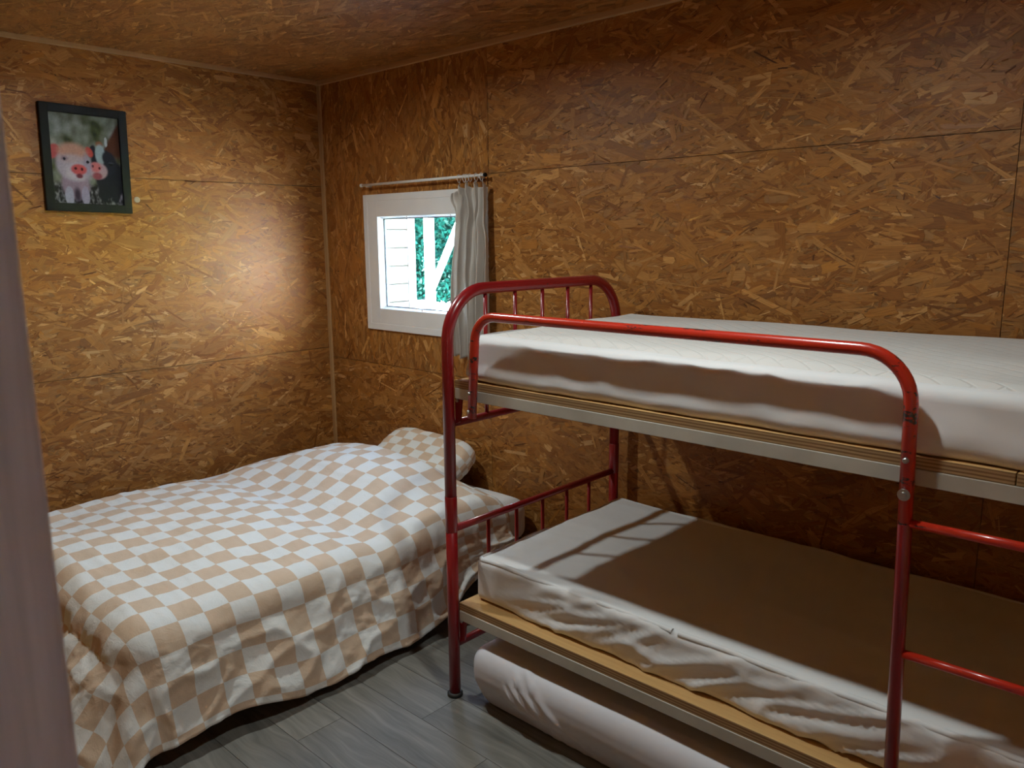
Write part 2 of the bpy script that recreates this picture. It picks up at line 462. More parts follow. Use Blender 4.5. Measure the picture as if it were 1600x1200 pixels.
PAL = np.array([(0.105, 0.040, 0.011), (0.235, 0.102, 0.029), (0.315, 0.148, 0.043), (0.375, 0.190, 0.060), (0.445, 0.245, 0.088), (0.60, 0.385, 0.180)])
PAL = PAL*np.array([1.06, 0.87, 0.64])
def strands(panel, o, eu, ev, en, lu, lv, density, hole=None, seed=0):
    """flat wood strands pressed over a panel face: o corner, eu/ev face axes (strands mainly along eu), en outward"""
    r = np.random.default_rng(seed)
    o, eu, ev, en = (np.array(q, float) for q in (o, eu, ev, en))
    n = int(density*lu*lv)
    c = np.stack([r.uniform(0, lu, n), r.uniform(0, lv, n)], 1)
    if hole is not None:
        keep = ~((c[:, 0] > hole[0]) & (c[:, 0] < hole[1]) & (c[:, 1] > hole[2]) & (c[:, 1] < hole[3]))
        c = c[keep]; n = len(c)
    ln = np.clip(r.lognormal(math.log(0.092), 0.50, n), 0.018, 0.22); wd = np.clip(r.lognormal(math.log(0.0165), 0.60, n), 0.0025, 0.048)
    sm = r.random(n) < 0.36; ln[sm] = r.uniform(0.012, 0.050, sm.sum()); wd[sm] = r.uniform(0.0015, 0.006, sm.sum())
    wd = np.minimum(wd, ln*0.5)
    an = r.normal(0, math.radians(24), n); wide = r.random(n) < 0.16; an[wide] = r.uniform(-1.5, 1.5, wide.sum())
    # outline: ragged ends
    base = np.array([(-0.5, -0.5), (0.5, -0.5), (0.5, 0.0), (0.5, 0.5), (-0.5, 0.5), (-0.5, 0.0)])
    q = np.broadcast_to(base, (n, 6, 2)).copy()
    q[..., 0] += np.sign(base[:, 0])*r.uniform(-0.17, 0.06, (n, 6)); q[..., 1] *= r.uniform(0.62, 1.0, (n, 6))
    loc = q*np.stack([ln, wd], 1)[:, None, :]
    ca, sa = np.cos(an)[:, None], np.sin(an)[:, None]
    pu = np.clip(c[:, :1]+loc[..., 0]*ca-loc[..., 1]*sa, 0, lu); pv = np.clip(c[:, 1:]+loc[..., 0]*sa+loc[..., 1]*ca, 0, lv)
    h = r.uniform(0.0006, 0.0024, (n, 1))+q[..., 0]*r.normal(0, 0.0007, (n, 1))+q[..., 1]*r.normal(0, 0.0005, (n, 1))
    h = np.maximum(h, 0.0002)
    P = o+pu[..., None]*eu+pv[..., None]*ev+h[..., None]*en
    uvs = (loc+r.uniform(0, 40, (n, 1, 2))).reshape(-1, 2)
    F = np.arange(n*6).reshape(n, 6)
    if np.dot(np.cross(eu, ev), en) < 0: F = F[:, ::-1]
    ob = add('strand_surface', P.reshape(-1, 3).tolist(), F.tolist(), M['strand'], panel, False, uvs)
    t = np.clip(r.normal(0.52, 0.225, n), 0, 0.999); dk = r.random(n) < np.where(wd < 0.007, 0.10, 0.012); t[dk] = r.uniform(0, 0.25, dk.sum())
    t = np.where(wd > 0.007, np.maximum(t, 0.20), t)
    # the narrowest strands are the brightest and the darkest slivers
    t = np.clip(0.5+(t-0.5)*(1.25-0.35*np.clip(wd/0.02, 0, 1)), 0, 0.999)
    k = t*(len(PAL)-1); i = k.astype(int); f = (k-i)[:, None]
    col = PAL[i]*(1-f)+PAL[np.minimum(i+1, len(PAL)-1)]*f
    col = col*(1+r.normal(0, 1, (n, 1))*np.array([0.03, 0.0, -0.10]))
    ca_ = ob.data.color_attributes.new('tone', 'FLOAT_COLOR', 'POINT')
    cc = np.concatenate([np.clip(col, 0.004, 1), np.ones((n, 1))], 1)
    ca_.data.foreach_set('color', np.repeat(cc, 6, 0).astype(np.float32).ravel())
    return tag(ob, kind='stuff')

# --- floor: base + planks laid along x
fl = tag(MB().box(-0.2, RX+0.2, RY-1.2, 0.2, -0.12, -0.004).build('floor', M['groove']), 'grey wood-look vinyl plank floor', kind='structure')
PW = 0.170
row0 = -1.152
k0 = int(math.floor((RY-0.7-row0)/PW)); k1 = int(math.ceil((0-row0)/PW))
for k in range(k0, k1):
    y0 = max(row0+k*PW, RY-0.7); y1 = min(row0+(k+1)*PW, 0.0)
    if y1-y0 < 0.01: continue
    L = 1.22
    ph = {0: 2.118, -2: 1.918, -1: 2.42}.get(k, (k*0.413) % L)
    x = ph - L*math.ceil(ph/L)
    while x < RX:
        a, b_ = max(x, 0.0), min(x+L, RX)
        if b_-a > 0.02:
            MB().box(a+0.0008, b_-0.0008, y0+0.0008, y1-0.0008, -0.004, 0.0).build('plank', M['plank'], fl)
        x += L

# --- left wall (picture wall), plane x = 0
wl = tag(MB().box(-0.10, -0.013, RY-0.12, 0.085, -0.1, 2.5).build('wall_left', M['dark']), 'strand board wall with the framed photograph', kind='structure')
for z0, z1 in ((0, 0.9255), (0.9255, 1.842), (1.842, RZ)):
    pn = MB().box(-0.012, 0, RY, -0.0005, z0+0.0011, z1-0.0011).build('panel', M['core'], wl)
    strands(pn, (0, RY, z0+0.0011), (0, 1, 0), (0, 0, 1), (1, 0, 0), -RY-0.0005, z1-z0-0.0022, 3400, seed=int(z0*100)+1)

# --- back wall (window wall), plane y = 0
WX0, WX1, WZ0, WZ1 = 0.388, 1.318, 1.064, 1.780         # outer edge of the window
HX0, HX1, HZ0, HZ1 = 0.42, 1.286, 1.10, 1.746          # hole in the wall
bw = MB()
bw.box(-0.10, HX0, 0.013, 0.085, -0.1, 2.5).box(HX1, RX+0.2, 0.013, 0.085, -0.1, 2.5)
bw.box(HX0, HX1, 0.013, 0.085, -0.1, HZ0).box(HX0, HX1, 0.013, 0.085, HZ1, 2.5)
wb = tag(bw.build('wall_back', M['dark']), 'strand board wall with the small window', kind='structure')
SX = 1.3245
def panel_box(x0, x1, z0, z1, mat):
    pn = MB().box(x0+0.001, x1-0.001, 0, 0.012, z0+0.001, z1-0.001).build('panel', mat, wb)
    strands(pn, (x0+0.001, 0, z0+0.001), (1, 0, 0), (0, 0, 1), (0, -1, 0), x1-x0-0.002, z1-z0-0.002, 3200, seed=int(x0*100+z0*37)+5)
panel_box(0, SX, 0, 0.873, M['core'])
p = MB()
p.box(0.001, HX0, 0, 0.012, 0.874, RZ).box(HX1, SX-0.001, 0, 0.012, 0.874, RZ)
p.box(HX0, HX1, 0, 0.012, 0.874, HZ0).box(HX0, HX1, 0, 0.012, HZ1, RZ)
pn = p.build('panel', M['core'], wb)
strands(pn, (0.001, 0, 0.874), (0, 0, 1), (1, 0, 0), (0, -1, 0), RZ-0.874, SX-0.002, 3400, (HZ0-0.874, HZ1-0.874, HX0, HX1), seed=77)
panel_box(SX, 3.422, 0, 0.92, M['core'])
panel_box(SX, 3.422, 0.92, 1.839, M['core'])
panel_box(SX, 3.422, 1.839, RZ, M['core'])
panel_box(3.422, RX, 0, RZ, M['core'])

# --- front wall with the doorway the photographer stands in, and the right wall
DX0, DX1, DZ = 3.43, 4.27, 2.02
tag(MB().box(-0.22, DX0-0.02, RY-0.12, RY, -0.1, 2.5).box(DX1+0.02, RX+0.2, RY-0.12, RY, -0.1, 2.5)
    .box(DX0-0.02, DX1+0.02, RY-0.12, RY, DZ+0.02, 2.5).build('wall_front', M['core']), 'strand board wall with the doorway', kind='structure')
tag(MB().box(RX, RX+0.2, RY-0.1, 0.1, -0.1, 2.5).build('wall_right', M['core']), 'strand board end wall', kind='structure')
ce = tag(MB().box(-0.2, RX+0.2, RY-0.1, 0.2, RZ, RZ+0.03).build('ceiling', M['core']), 'strand board ceiling', kind='structure')
strands(ce, (0, RY, RZ), (1, 0, 0), (0, 1, 0), (0, 0, -1), RX, -RY, 2800, seed=91)
tag(MB().box(-0.7, RX+0.7, RY-2.6, 0.45, 2.50, 2.62).build('roof', M['dark']), 'cabin roof, extended unseen over the doorway side to cut daylight', kind='structure')  # front overhang deepened, out of view, to block sky light at the doorway
hall = MB().box(2.10, 2.20, RY-2.1, RY-0.121, -0.3, 2.5).box(5.0, 5.1, RY-2.1, RY-0.121, -0.3, 2.5)  # unseen enclosure added behind the camera to dim daylight from the doorway
hall.box(2.10, 2.25, RY-2.2, RY-2.1, -0.3, 2.5).box(3.15, 5.1, RY-2.2, RY-2.1, -0.3, 2.5).box(2.25, 3.15, RY-2.2, RY-2.1, 2.0, 2.5)
hall.box(4.55, 5.0, RY-0.13, RY-0.121, -0.3, 2.5).box(2.2, 5.0, RY-2.1, RY-1.2, -0.3, -0.004)
tag(hall.build('added_hall_walls', M['hall']), 'unseen timber walls added behind the doorway to dim its daylight', kind='structure')
dr = tag(empty('door_1', (DX0, RY, 0)), 'whitewashed wooden doorway lining at the left edge', kind='structure')
MB().bbox(DX0-0.02, DX0+0.02, RY-0.13, RY+0.004, 0, DZ, 0.003).build('jamb', M['jamb'], dr)
MB().bbox(DX0-0.115, DX0-0.035, RY+0.0045, RY+0.018, 0, DZ+0.06, 0.002).build('architrave', M['jamb'], dr)
MB().bbox(DX1-0.02, DX1+0.02, RY-0.13, RY+0.004, 0, DZ, 0.003).build('jamb', M['jamb'], dr)
MB().bbox(DX0-0.02, DX1+0.02, RY-0.13, RY+0.004, DZ, DZ+0.04, 0.003).build('head', M['jamb'], dr)

# --- trims
tag(MB().bbox(0.0, 0.026, RY, -0.012, RZ-0.020, RZ, 0.003).build('trim_1', M['pine_y']), 'thin pine batten between picture wall and ceiling', kind='structure')
tag(MB().bbox(0.0, RX, -0.022, 0.0, RZ-0.024, RZ, 0.003).build('trim_2', M['pine_x']), 'thin pine batten between window wall and ceiling', kind='structure')
tag(MB().bbox(0.0, 0.030, -0.012, 0.0, 0.0, RZ-0.024, 0.003).build('trim_3', M['pine_z']), 'upright pine batten in the room corner', kind='structure')

# --- window
win = tag(empty('window_1', (WX0, 0, WZ0)), 'small square white window with sunlit garden outside', kind='structure')
GX0, GX1, GZ0, GZ1 = 0.505, 1.201, 1.178, 1.666
def ring(name, x0, x1, z0, z1, w, y0, y1, mat, parent, bev=0.003):
    b = MB()
    b.bbox(x0, x0+w, y0, y1, z0, z1, bev).bbox(x1-w, x1, y0, y1, z0, z1, bev)
    b.bbox(x0+w-bev, x1-w+bev, y0, y1, z1-w, z1, bev).bbox(x0+w-bev, x1-w+bev, y0, y1, z0, z0+w, bev)
    return b.build(name, mat, parent)
ring('frame', WX0, WX1, WZ0, WZ1, 0.036, -0.014, 0.050, M['pvc'], win)
ring('sash', WX0+0.034, WX1-0.034, WZ0+0.034, WZ1-0.034, GX0-WX0-0.034, -0.0125, 0.048, M['pvc'], win, 0.004)
bd = MB()
for (x0, x1, z0, z1) in ((GX0, GX0, GZ0, GZ1), (GX1, GX1, GZ0, GZ1), (GX0, GX1, GZ0, GZ0), (GX0, GX1, GZ1, GZ1)):
    pass
def bevel_ring(x0, x1, z0, z1, w, ya, yb):
    """sloped glazing bead: outer edge at ya, inner edge recessed at yb"""
    o = [(x0, ya, z0), (x1, ya, z0), (x1, ya, z1), (x0, ya, z1)]
    i = [(x0+w, yb, z0+w), (x1-w, yb, z0+w), (x1-w, yb, z1-w), (x0+w, yb, z1-w)]
    ob = [(a, yb+0.004, c) for a, b, c in o]; ib = [(a, yb+0.004, c) for a, b, c in i]
    v = o+i+ob+ib; f = []
    for k in range(4):
        n = (k+1) % 4
        f += [(k, n, 4+n, 4+k), (4+k, 4+n, 12+n, 12+k), (8+k, 12+k, 12+n, 8+n), (k, 8+k, 8+n, n)]
    return v, f
v, f = bevel_ring(GX0-0.002, GX1+0.002, GZ0-0.002, GZ1+0.002, 0.014, -0.008, 0.022)
add('glazing_bead', v, f, M['bead'], win)
ring('gasket', GX0+0.011, GX1-0.011, GZ0+0.011, GZ1-0.011, 0.0045, 0.021, 0.030, M['gasket'], win, 0.0008)
MB().box(GX0+0.006, GX1-0.006, 0.030, 0.042, GZ0+0.006, GZ1-0.006).build('pane', M['pane'], win)
MB().box(HX0, HX1, 0.05, 0.16, HZ0-0.02, HZ0+0.004).build('outer_sill', M['pvc'], win)

# ================================================================== outdoors: the view through the window, plus unseen bounce surfaces
tag(MB().box(-60, 60, 0.3, 60, -0.42, -0.3).box(-60, 60, -60, RY-1.2, -0.42, -0.3).box(-60, -0.3, RY-1.2, 0.3, -0.42, -0.3)
    .box(RX+0.3, 60, RY-1.2, 0.3, -0.42, -0.3).build('ground', M['gravel']), 'sunlit pale ground outside', kind='structure')
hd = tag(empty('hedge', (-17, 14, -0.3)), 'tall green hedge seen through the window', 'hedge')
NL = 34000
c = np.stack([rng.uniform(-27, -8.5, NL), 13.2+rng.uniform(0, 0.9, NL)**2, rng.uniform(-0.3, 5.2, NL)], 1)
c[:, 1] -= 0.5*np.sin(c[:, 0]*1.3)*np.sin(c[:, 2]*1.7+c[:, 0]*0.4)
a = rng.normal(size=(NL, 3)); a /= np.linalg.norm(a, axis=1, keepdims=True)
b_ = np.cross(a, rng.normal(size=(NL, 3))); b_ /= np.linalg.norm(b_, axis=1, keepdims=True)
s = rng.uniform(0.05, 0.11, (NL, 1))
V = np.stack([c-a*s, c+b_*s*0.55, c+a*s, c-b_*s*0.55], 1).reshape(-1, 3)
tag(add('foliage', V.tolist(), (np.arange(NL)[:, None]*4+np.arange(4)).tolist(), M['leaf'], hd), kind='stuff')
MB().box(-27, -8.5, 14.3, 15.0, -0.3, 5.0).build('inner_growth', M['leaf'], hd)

sh = tag(empty('shed', (-0.9, 0.95, -0.3)), 'pale timber shed wall of horizontal boards outside the window', 'shed')
MB().box(-2.6, -0.926, 0.50, 1.40, -0.3, 2.5).build('shed_body', M['siding'], sh)
z = -0.3
while z < 2.45:
    MB().bbox(-0.925, -0.900, 0.50, 1.355, z+0.003, z+0.134, 0.004).build('board', M['siding'], sh); z += 0.137
MB().bbox(-0.960, -0.890, 1.357, 1.425, -0.3, 2.5, 0.004).build('corner_board', M['post'], sh)
nb = tag(empty('light_bounce_block', (8.0, 3.0, -0.3)), 'unseen white block added to bounce sunlight onto the picture wall', kind='structure')  # added out of view as a sunlit reflector for the left wall patch
MB().box(6.6, 9.5, 0.9, 5.2, -0.3, 4.6).build('bounce_face', M['post'], nb)
MB().bbox(6.55, 9.7, 0.85, 5.3, 4.6, 4.72, 0.01).build('bounce_block_cap', M['dark'], nb)
tag(MB().box(0.5, 30, 6.0, 26, -0.3, -0.27).build('bounce_ground', M['grass']), 'unseen green surface added to tint the light through the window', kind='structure')  # added out of view for yellow-green bounce light on the left wall
pg = tag(empty('pergola', (-1.64, 2.25, -0.3)), 'white timber post with a slanting brace outside the window', 'pergola')
MB().bbox(-1.685, -1.615, 2.2, 2.27, -0.3, 2.55, 0.004).build('post', M['post'], pg)
bm = MB().tube([(-1.62, 2.235, 1.10), (-0.98, 2.235, 2.10)], 0.044, 4).build('brace', M['post'], pg)
MB().bbox(-1.75, 1.2, 2.19, 2.31, 2.55, 2.70, 0.004).build('beam', M['post'], pg)
MB().bbox(-1.86, -1.82, 3.05, 3.09, -0.3, 2.55, 0.003).build('rear_post', M['post'], pg)
MB().bbox(-1.9, -1.6, 2.3, 3.1, 2.56, 2.68, 0.004).build('side_beam', M['post'], pg)

# ================================================================== things on the walls
# --- framed photograph
def paint(s, t):
    """flat print: two piglets, s left-right, t top-down, 0..1"""
    H, W = s.shape
    n1 = fbm(s*5, t*6, 3.3, 2); n2 = fbm(s*11, t*12, 8.1, 2)
    C = np.zeros((H, W, 3))
    bgc = np.array([0.20, 0.22, 0.19])+np.clip(n1, -0.6, 0.8)[..., None]*np.array([0.22, 0.23, 0.27])+n2[..., None]*0.05
    C[:] = np.clip(bgc, 0.03, 0.6)
    def blend(mask, col): C[:] = C*(1-mask[..., None])+np.array(col)*mask[..., None]
    def ell(cx, cy, rx, ry, col, soft=0.12, ang=0.0, op=1.0):
        dx, dy = s-cx, (t-cy)*1.33
        ca, sa = math.cos(ang), math.sin(ang)
        d = np.sqrt(((dx*ca+dy*sa)/rx)**2+((-dx*sa+dy*ca)/(ry*1.33))**2)
        blend(op*(1-sstep(1-soft, 1+soft, d)), col)
    blend(sstep(0.0, 0.06, (s-0.72)+(0.38-t)*-0.75+0.05*0)*(1-sstep(0.42, 0.5, t))*sstep(0.02, 0.10, t-(0.55-s*0.55)), (0.10, 0.035, 0.02))
    ell(0.80, 0.28, 0.022, 0.055, (0.5, 0.52, 0.55))
    ell(0.70, 0.31, 0.05, 0.03, (0.32, 0.15, 0.09), 0.5)
    g = sstep(0.72, 0.82, t)
    straw = np.clip(0.08+0.30*np.clip(fbm(s*28+t*9, t*22-s*14, 1.7, 2), -0.3, 1), 0.02, 0.5)
    C[:] = C*(1-g[..., None])+g[..., None]*straw[..., None]*np.array([0.9, 0.85, 1.1])
    # dark piglet
    ell(0.84, 0.70, 0.23, 0.22, (0.016, 0.016, 0.030)); ell(0.72, 0.86, 0.075, 0.11, (0.016, 0.016, 0.028))
    ell(0.90, 0.88, 0.06, 0.10, (0.018, 0.018, 0.030)); ell(0.75, 0.52, 0.19, 0.15, (0.020, 0.022, 0.038))
    ell(0.585, 0.40, 0.045, 0.075, (0.02, 0.02, 0.035), 0.2, 0.3)
    ell(0.705, 0.43, 0.072, 0.115, (0.36, 0.44, 0.50), 0.18); ell(0.79, 0.46, 0.06, 0.07, (0.018, 0.02, 0.035), 0.3)
    ell(0.66, 0.615, 0.135, 0.095, (0.50, 0.36, 0.42), 0.15); ell(0.62, 0.575, 0.088, 0.055, (0.60, 0.20, 0.22), 0.25)
    ell(0.64, 0.675, 0.075, 0.040, (0.33, 0.09, 0.12), 0.3); ell(0.585, 0.565, 0.016, 0.016, (0.12, 0.02, 0.03)); ell(0.68, 0.585, 0.018, 0.016, (0.12, 0.02, 0.03))
    ell(0.85, 0.535, 0.032, 0.014, (0.008, 0.008, 0.01), 0.3); ell(0.86, 0.515, 0.04, 0.008, (0.06, 0.07, 0.10), 0.5)
    # pink piglet
    ell(0.32, 0.78, 0.20, 0.17, (0.34, 0.25, 0.36), 0.18); ell(0.22, 0.92, 0.062, 0.11, (0.42, 0.40, 0.58)); ell(0.45, 0.91, 0.058, 0.11, (0.36, 0.32, 0.50))
    ell(0.335, 0.90, 0.045, 0.075, (0.07, 0.045, 0.08), 0.6)
    ell(0.04, 0.43, 0.085, 0.085, (0.50, 0.10, 0.11), 0.2, 0.5); ell(0.545, 0.41, 0.050, 0.060, (0.52, 0.09, 0.08), 0.2, -0.4)
    ell(0.31, 0.56, 0.245, 0.19, (0.46, 0.41, 0.55), 0.14); ell(0.30, 0.42, 0.20, 0.095, (0.56, 0.32, 0.26), 0.35)
    ell(0.29, 0.50, 0.17, 0.05, (0.52, 0.42, 0.48), 0.6);
    ell(0.37, 0.645, 0.17, 0.085, (0.60, 0.54, 0.66), 0.5); ell(0.50, 0.60, 0.06, 0.13, (0.30, 0.27, 0.42), 0.7, 0, 0.6)
    ell(0.38, 0.615, 0.112, 0.060, (0.60, 0.13, 0.14), 0.22); ell(0.385, 0.688, 0.050, 0.026, (0.22, 0.05, 0.08), 0.4)
    ell(0.335, 0.605, 0.018, 0.018, (0.10, 0.01, 0.02)); ell(0.425, 0.61, 0.018, 0.018, (0.10, 0.01, 0.02))
    ell(0.185, 0.500, 0.045, 0.025, (0.30, 0.22, 0.30), 0.6); ell(0.185, 0.505, 0.020, 0.016, (0.015, 0.012, 0.03)); ell(0.515, 0.525, 0.022, 0.017, (0.02, 0.015, 0.03))
    C = C**1.12*0.92
    C *= (0.90+0.14*fbm(s*40, t*52, 2.2, 2))[..., None]
    return np.clip(C, 0, 1)

pf = tag(empty('picture_frame', (0.0, -1.258, 1.9115)), 'black framed photograph of a pink and a black piglet on the left wall', 'picture')
pf.rotation_euler = (math.radians(-1.2), 0, 0)
W2, H2, FB = 0.1835, 0.231, 0.036
def local(name, verts, faces, mat, smooth=False):
    me = bpy.data.meshes.new(name); me.from_pydata(verts, [], faces); me.materials.append(mat)
    o = bpy.data.objects.new(name, me); COL.objects.link(o); o.parent = pf; return o
m_ = MB()
for (y0, y1, z0, z1) in ((-W2, -W2+FB, -H2, H2), (W2-FB, W2, -H2, H2)): m_.bbox(0.002, 0.026, y0, y1, z0, z1, 0.002)
for (z0, z1) in ((-H2, -H2+FB), (H2-FB, H2)): m_.bbox(0.002, 0.0255, -W2+FB-0.002, W2-FB+0.002, z0, z1, 0.002)
local('frame', m_.v, m_.f, M['black'])
b4 = MB().box(0.001, 0.010, -W2+0.01, W2-0.01, -H2+0.01, H2-0.01); local('backing', b4.v, b4.f, M['black'])
NU, NV = 104, 134
ss, tt = np.meshgrid(np.linspace(0, 1, NU), np.linspace(0, 1, NV), indexing='ij')
pv = np.stack([np.full(ss.shape, 0.0125), -W2+FB+ss*2*(W2-FB), H2-FB-tt*2*(H2-FB)], 2).reshape(-1, 3)
m, nt, bs = new_mat('photo_print'); g = NT(nt)
at = g.n('ShaderNodeAttribute', attribute_name='print'); g.l(at.outputs['Color'], bs.inputs['Base Color'])
bs.inputs['Roughness'].default_value = 0.35; bs.inputs['Specular IOR Level'].default_value = 0.2
pr = local('photo_print', pv.tolist(), [q[::-1] for q in grid_faces(NU, NV)], m)
ca = pr.data.color_attributes.new('print', 'FLOAT_COLOR', 'POINT')
ca.data.foreach_set('color', np.concatenate([paint(ss, tt).reshape(-1, 3), np.ones((NU*NV, 1))], 1).astype(np.float32).ravel())

# --- small pale round pad on the wall
mb = MB().tube([(0.0, -1.045, 1.742), (0.003, -1.045, 1.742), (0.005, -1.045, 1.742)], [0.014, 0.014, 0.011], 20)
tag(mb.build('wall_pad', M['pad']), 'small pale round pad on the wall beside the picture frame', 'wall pad')

# --- curtain rod and curtain
RZc, RYc = 1.831, -0.040
cr = tag(empty('curtain_rod', (0.87, 0, RZc)), 'thin white curtain rod above the window', 'curtain rod')
MB().tube([(0.42, RYc, RZc-0.003), (1.338, RYc, RZc)], 0.0065, 12).build('rod', M['rod'], cr, True)
MB().tube([(0.410, RYc, RZc-0.003), (0.424, RYc, RZc-0.003)], 0.009, 12).build('end_cap', M['rod'], cr, True)
MB().tube([(1.336, RYc, RZc), (1.346, RYc, RZc)], 0.009, 12).build('end_cap', M['black'], cr, True)
for x in (0.455, 1.300):
    MB().tube(fillet([(x, 0.0, RZc-0.010), (x, RYc, RZc-0.010), (x, RYc, RZc-0.002)], 0.003, 4), 0.0035, 8).build('bracket', M['rod'], cr, True)
ct = tag(empty('curtain', (1.22, -0.045, RZc)), 'off-white curtain bunched at the right side of the window', 'curtain')
NU, NV = 120, 90
uu, vv = np.meshgrid(np.linspace(0, 1, NU), np.linspace(0, 1, NV), indexing='ij')
zt = 1.805 - 0.030*np.abs(np.sin(uu*math.pi*4.0))-0.045*np.exp(-((uu-0.0)/0.10)**2)
zz = zt+(0.985-zt)*vv+0.006*np.sin(uu*19)*vv
left = 1.160-0.030*np.exp(-((vv-0.03)/0.06)**2)+0.012*np.exp(-((vv-0.10)/0.05)**2)-0.025*sstep(0.1, 0.6, vv)
right = 1.345+0.010*sstep(0.1, 0.5, vv)
xx = left+(right-left)*uu
amp = 0.014+0.016*sstep(0.05, 0.6, vv)
ph = uu*2*math.pi*4.2+0.5*np.sin(vv*3.0)+0.8*np.sin(uu*5)
yy = -0.050-amp*np.sin(ph)-0.010*np.sin(ph*2.3+vv*4)*sstep(0, 0.4, 1-vv)+0.004*fbm(uu*6, vv*9, 2.0, 2)
xx += 0.010*np.cos(ph)*(0.5+0.5*vv)
# soft swags under the rings
yy -= 0.012*np.exp(-((vv-0.12-0.10*uu)/0.05)**2)*np.sin(uu*9)
P = np.stack([xx, yy, zz], 2)
o = add('cloth', P.reshape(-1, 3).tolist(), grid_faces(NU, NV), M['curtain'], ct, True)
sol = o.modifiers.new('thickness', 'SOLIDIFY'); sol.thickness = 0.0012
for i, u in enumerate((0.02, 0.25, 0.36, 0.50, 0.75, 0.97)):
    x = 1.165+(1.322-1.165)*u
    ringpts = [(x+0.003*math.sin(a*2), RYc+0.0115*math.sin(a), RZc-0.009+0.0185*math.cos(a)) for a in np.linspace(0, 2*math.pi, 19)]
    MB().tube(ringpts, 0.0014, 6, False).build('ring', M['rod'], ct, True)

# --- ceiling light (above the frame's upper edge)
for lx, ly, lw, lb in LAMPS:
    cl = tag(empty('ceiling_light', (lx, ly, RZ)), lb, 'ceiling light', 'ceiling lights')
    MB().tube([(lx, ly, RZ), (lx, ly, RZ-0.006), (lx, ly, RZ-0.007)], [0.052, 0.052, 0.042], 32).build('trim_ring', M['lamp_white'], cl, True)
    ld = bpy.data.lights.new('ceiling_light_lamp', 'AREA'); ld.shape = 'DISK'; ld.size = 0.07; ld.energy = lw; ld.color = (0.90, 1.0, 0.98)
    ld.spread = math.radians(167)
    lo = bpy.data.objects.new('lamp', ld); COL.objects.link(lo); lo.parent = cl; lo.location = (0, 0, -0.010)

# ================================================================== double bed on the left
bb = tag(empty('bed_base', (0.9, -1.0, 0)), 'low black bed base under the checked duvet', 'bed')  # near-black colour stands for the deep shade beneath the bed
MB().bbox(0.12, 1.58, -1.82, -0.06, 0.10, 0.170, 0.004).build('base_board', M['underbed'], bb)
for x in (0.2, 1.52):
    for y in (-1.74, -0.16):
        MB().tube([(x, y, 0), (x, y, 0.102)], 0.024, 14).build('leg', M['underbed'], bb, True)

def soft_box(name, ext, r, step, mat, parent, disp):
    V, N, F = rounded_box(*ext, r, step)
    V = disp(V, N)
    V[:, 2] = np.maximum(V[:, 2], ext[4])
    return add(name, V.tolist(), F, mat, parent, True)

def d_bedmat(V, N):
    d = 0.006*fbm(V[:, 0]*4, V[:, 1]*4, V[:, 2]*4, 2)
    return V+N*d[:, None]
mt = soft_box('double_mattress', (0.13, 1.612, -1.840, -0.045, 0.171, 0.368), 0.060, 0.03, M['sheet'], None, d_bedmat)
tag(mt, 'white mattress under the checked duvet', 'mattress')

# duvet: flat cloth coordinates (u across, v along), draped over the mattress
XL, XR, YF, YH = 0.30, 1.56, -1.80, -0.24
NU, NV = 215, 245
u1 = np.linspace(XL-0.20, XR+0.43, NU); v1 = np.linspace(YF-0.48, YH, NV)
U, Vv = np.meshgrid(u1, v1, indexing='ij')
R_ = 0.10
du = np.maximum(0, U-XR); dl = np.maximum(0, XL-U); dv = np.maximum(0, YF-Vv)
def prof(d, flare):
    q = R_*math.pi/2
    phi = np.minimum(d, q)/R_
    out = R_*np.sin(phi); down = R_*(1-np.cos(phi))
    e = np.maximum(0, d-q)
    return out+flare*e, down+np.sqrt(1-np.square(flare))*e
hem = 1+0.05*np.sin(Vv*5.0+1)+0.03*np.sin(Vv*13)
du_ = du*hem*(1-0.42*sstep(-0.75, -0.24, Vv)*sstep(0.15, 0.43, du))
dd = (du_**2.5+dv**2.5)**(1/2.5)
th = np.arctan2(dv, du_+1e-9)
fold = np.sin(2*th)**2
out, down = prof(dd, 0.34+0.28*np.sin(th)**2)
X = np.clip(U, XL, XR); Y = np.maximum(Vv, YF)
X = X+np.cos(th)*out*(dd > 0); Y = Y-np.sin(th)*out*(dd > 0)
# corner pleat: the spare cloth stands out and folds in
pl = fold*sstep(0.10, 0.35, dd)
wv = np.sin((th-0.35)*7.0)*0.022*pl
X = X+wv*np.cos(th); Y = Y-wv*np.sin(th)
outl, downl = prof(dl, 0.30)
X = X-outl*(dl > 0)
top = 0.408
Z = top-down-downl
inside = np.exp(-(dd/0.12)**2)*np.exp(-(dl/0.12)**2)
hump = sstep(-0.86, -0.50, Vv)*(1-0.80*sstep(-0.36, -0.24, Vv))
hx = 0.55+0.45*np.sin((U-0.30)*3.0)
Z += inside*(0.110*hump*(0.70+0.30*hx)*sstep(XL-0.15, XL+0.35, U)*(1-0.65*sstep(1.15, 1.65, U)))
Z += inside*0.020*fbm(U*2.6, Vv*2.2, 0.5, 2)+inside*0.024*np.sin((U-XL)/(XR-XL)*math.pi)
Z -= inside*0.018*sstep(-1.05, -0.92, Vv)*(1-sstep(-0.92, -0.78, Vv))
P = np.stack([X, Y, Z], 2)
Nn = grid_normals(P)
side = sstep(0.05, 0.22, dd)
w1 = 1-np.abs(fbm(U*3.6+Vv*3.6, Vv*2.0-U*4, 4.0, 2))*1.7
w2 = fbm(U*15+Vv*11, Vv*7-U*13, 9.0, 3)
w3 = 1-np.abs(fbm(U*3.0+3*Vv, Vv*11.0, 14.0, 3))*1.8
w4 = np.clip(1-2.6*np.abs(fbm(U*9+Vv*9, Vv*4-U*7, 21.0, 3)), 0, 1)
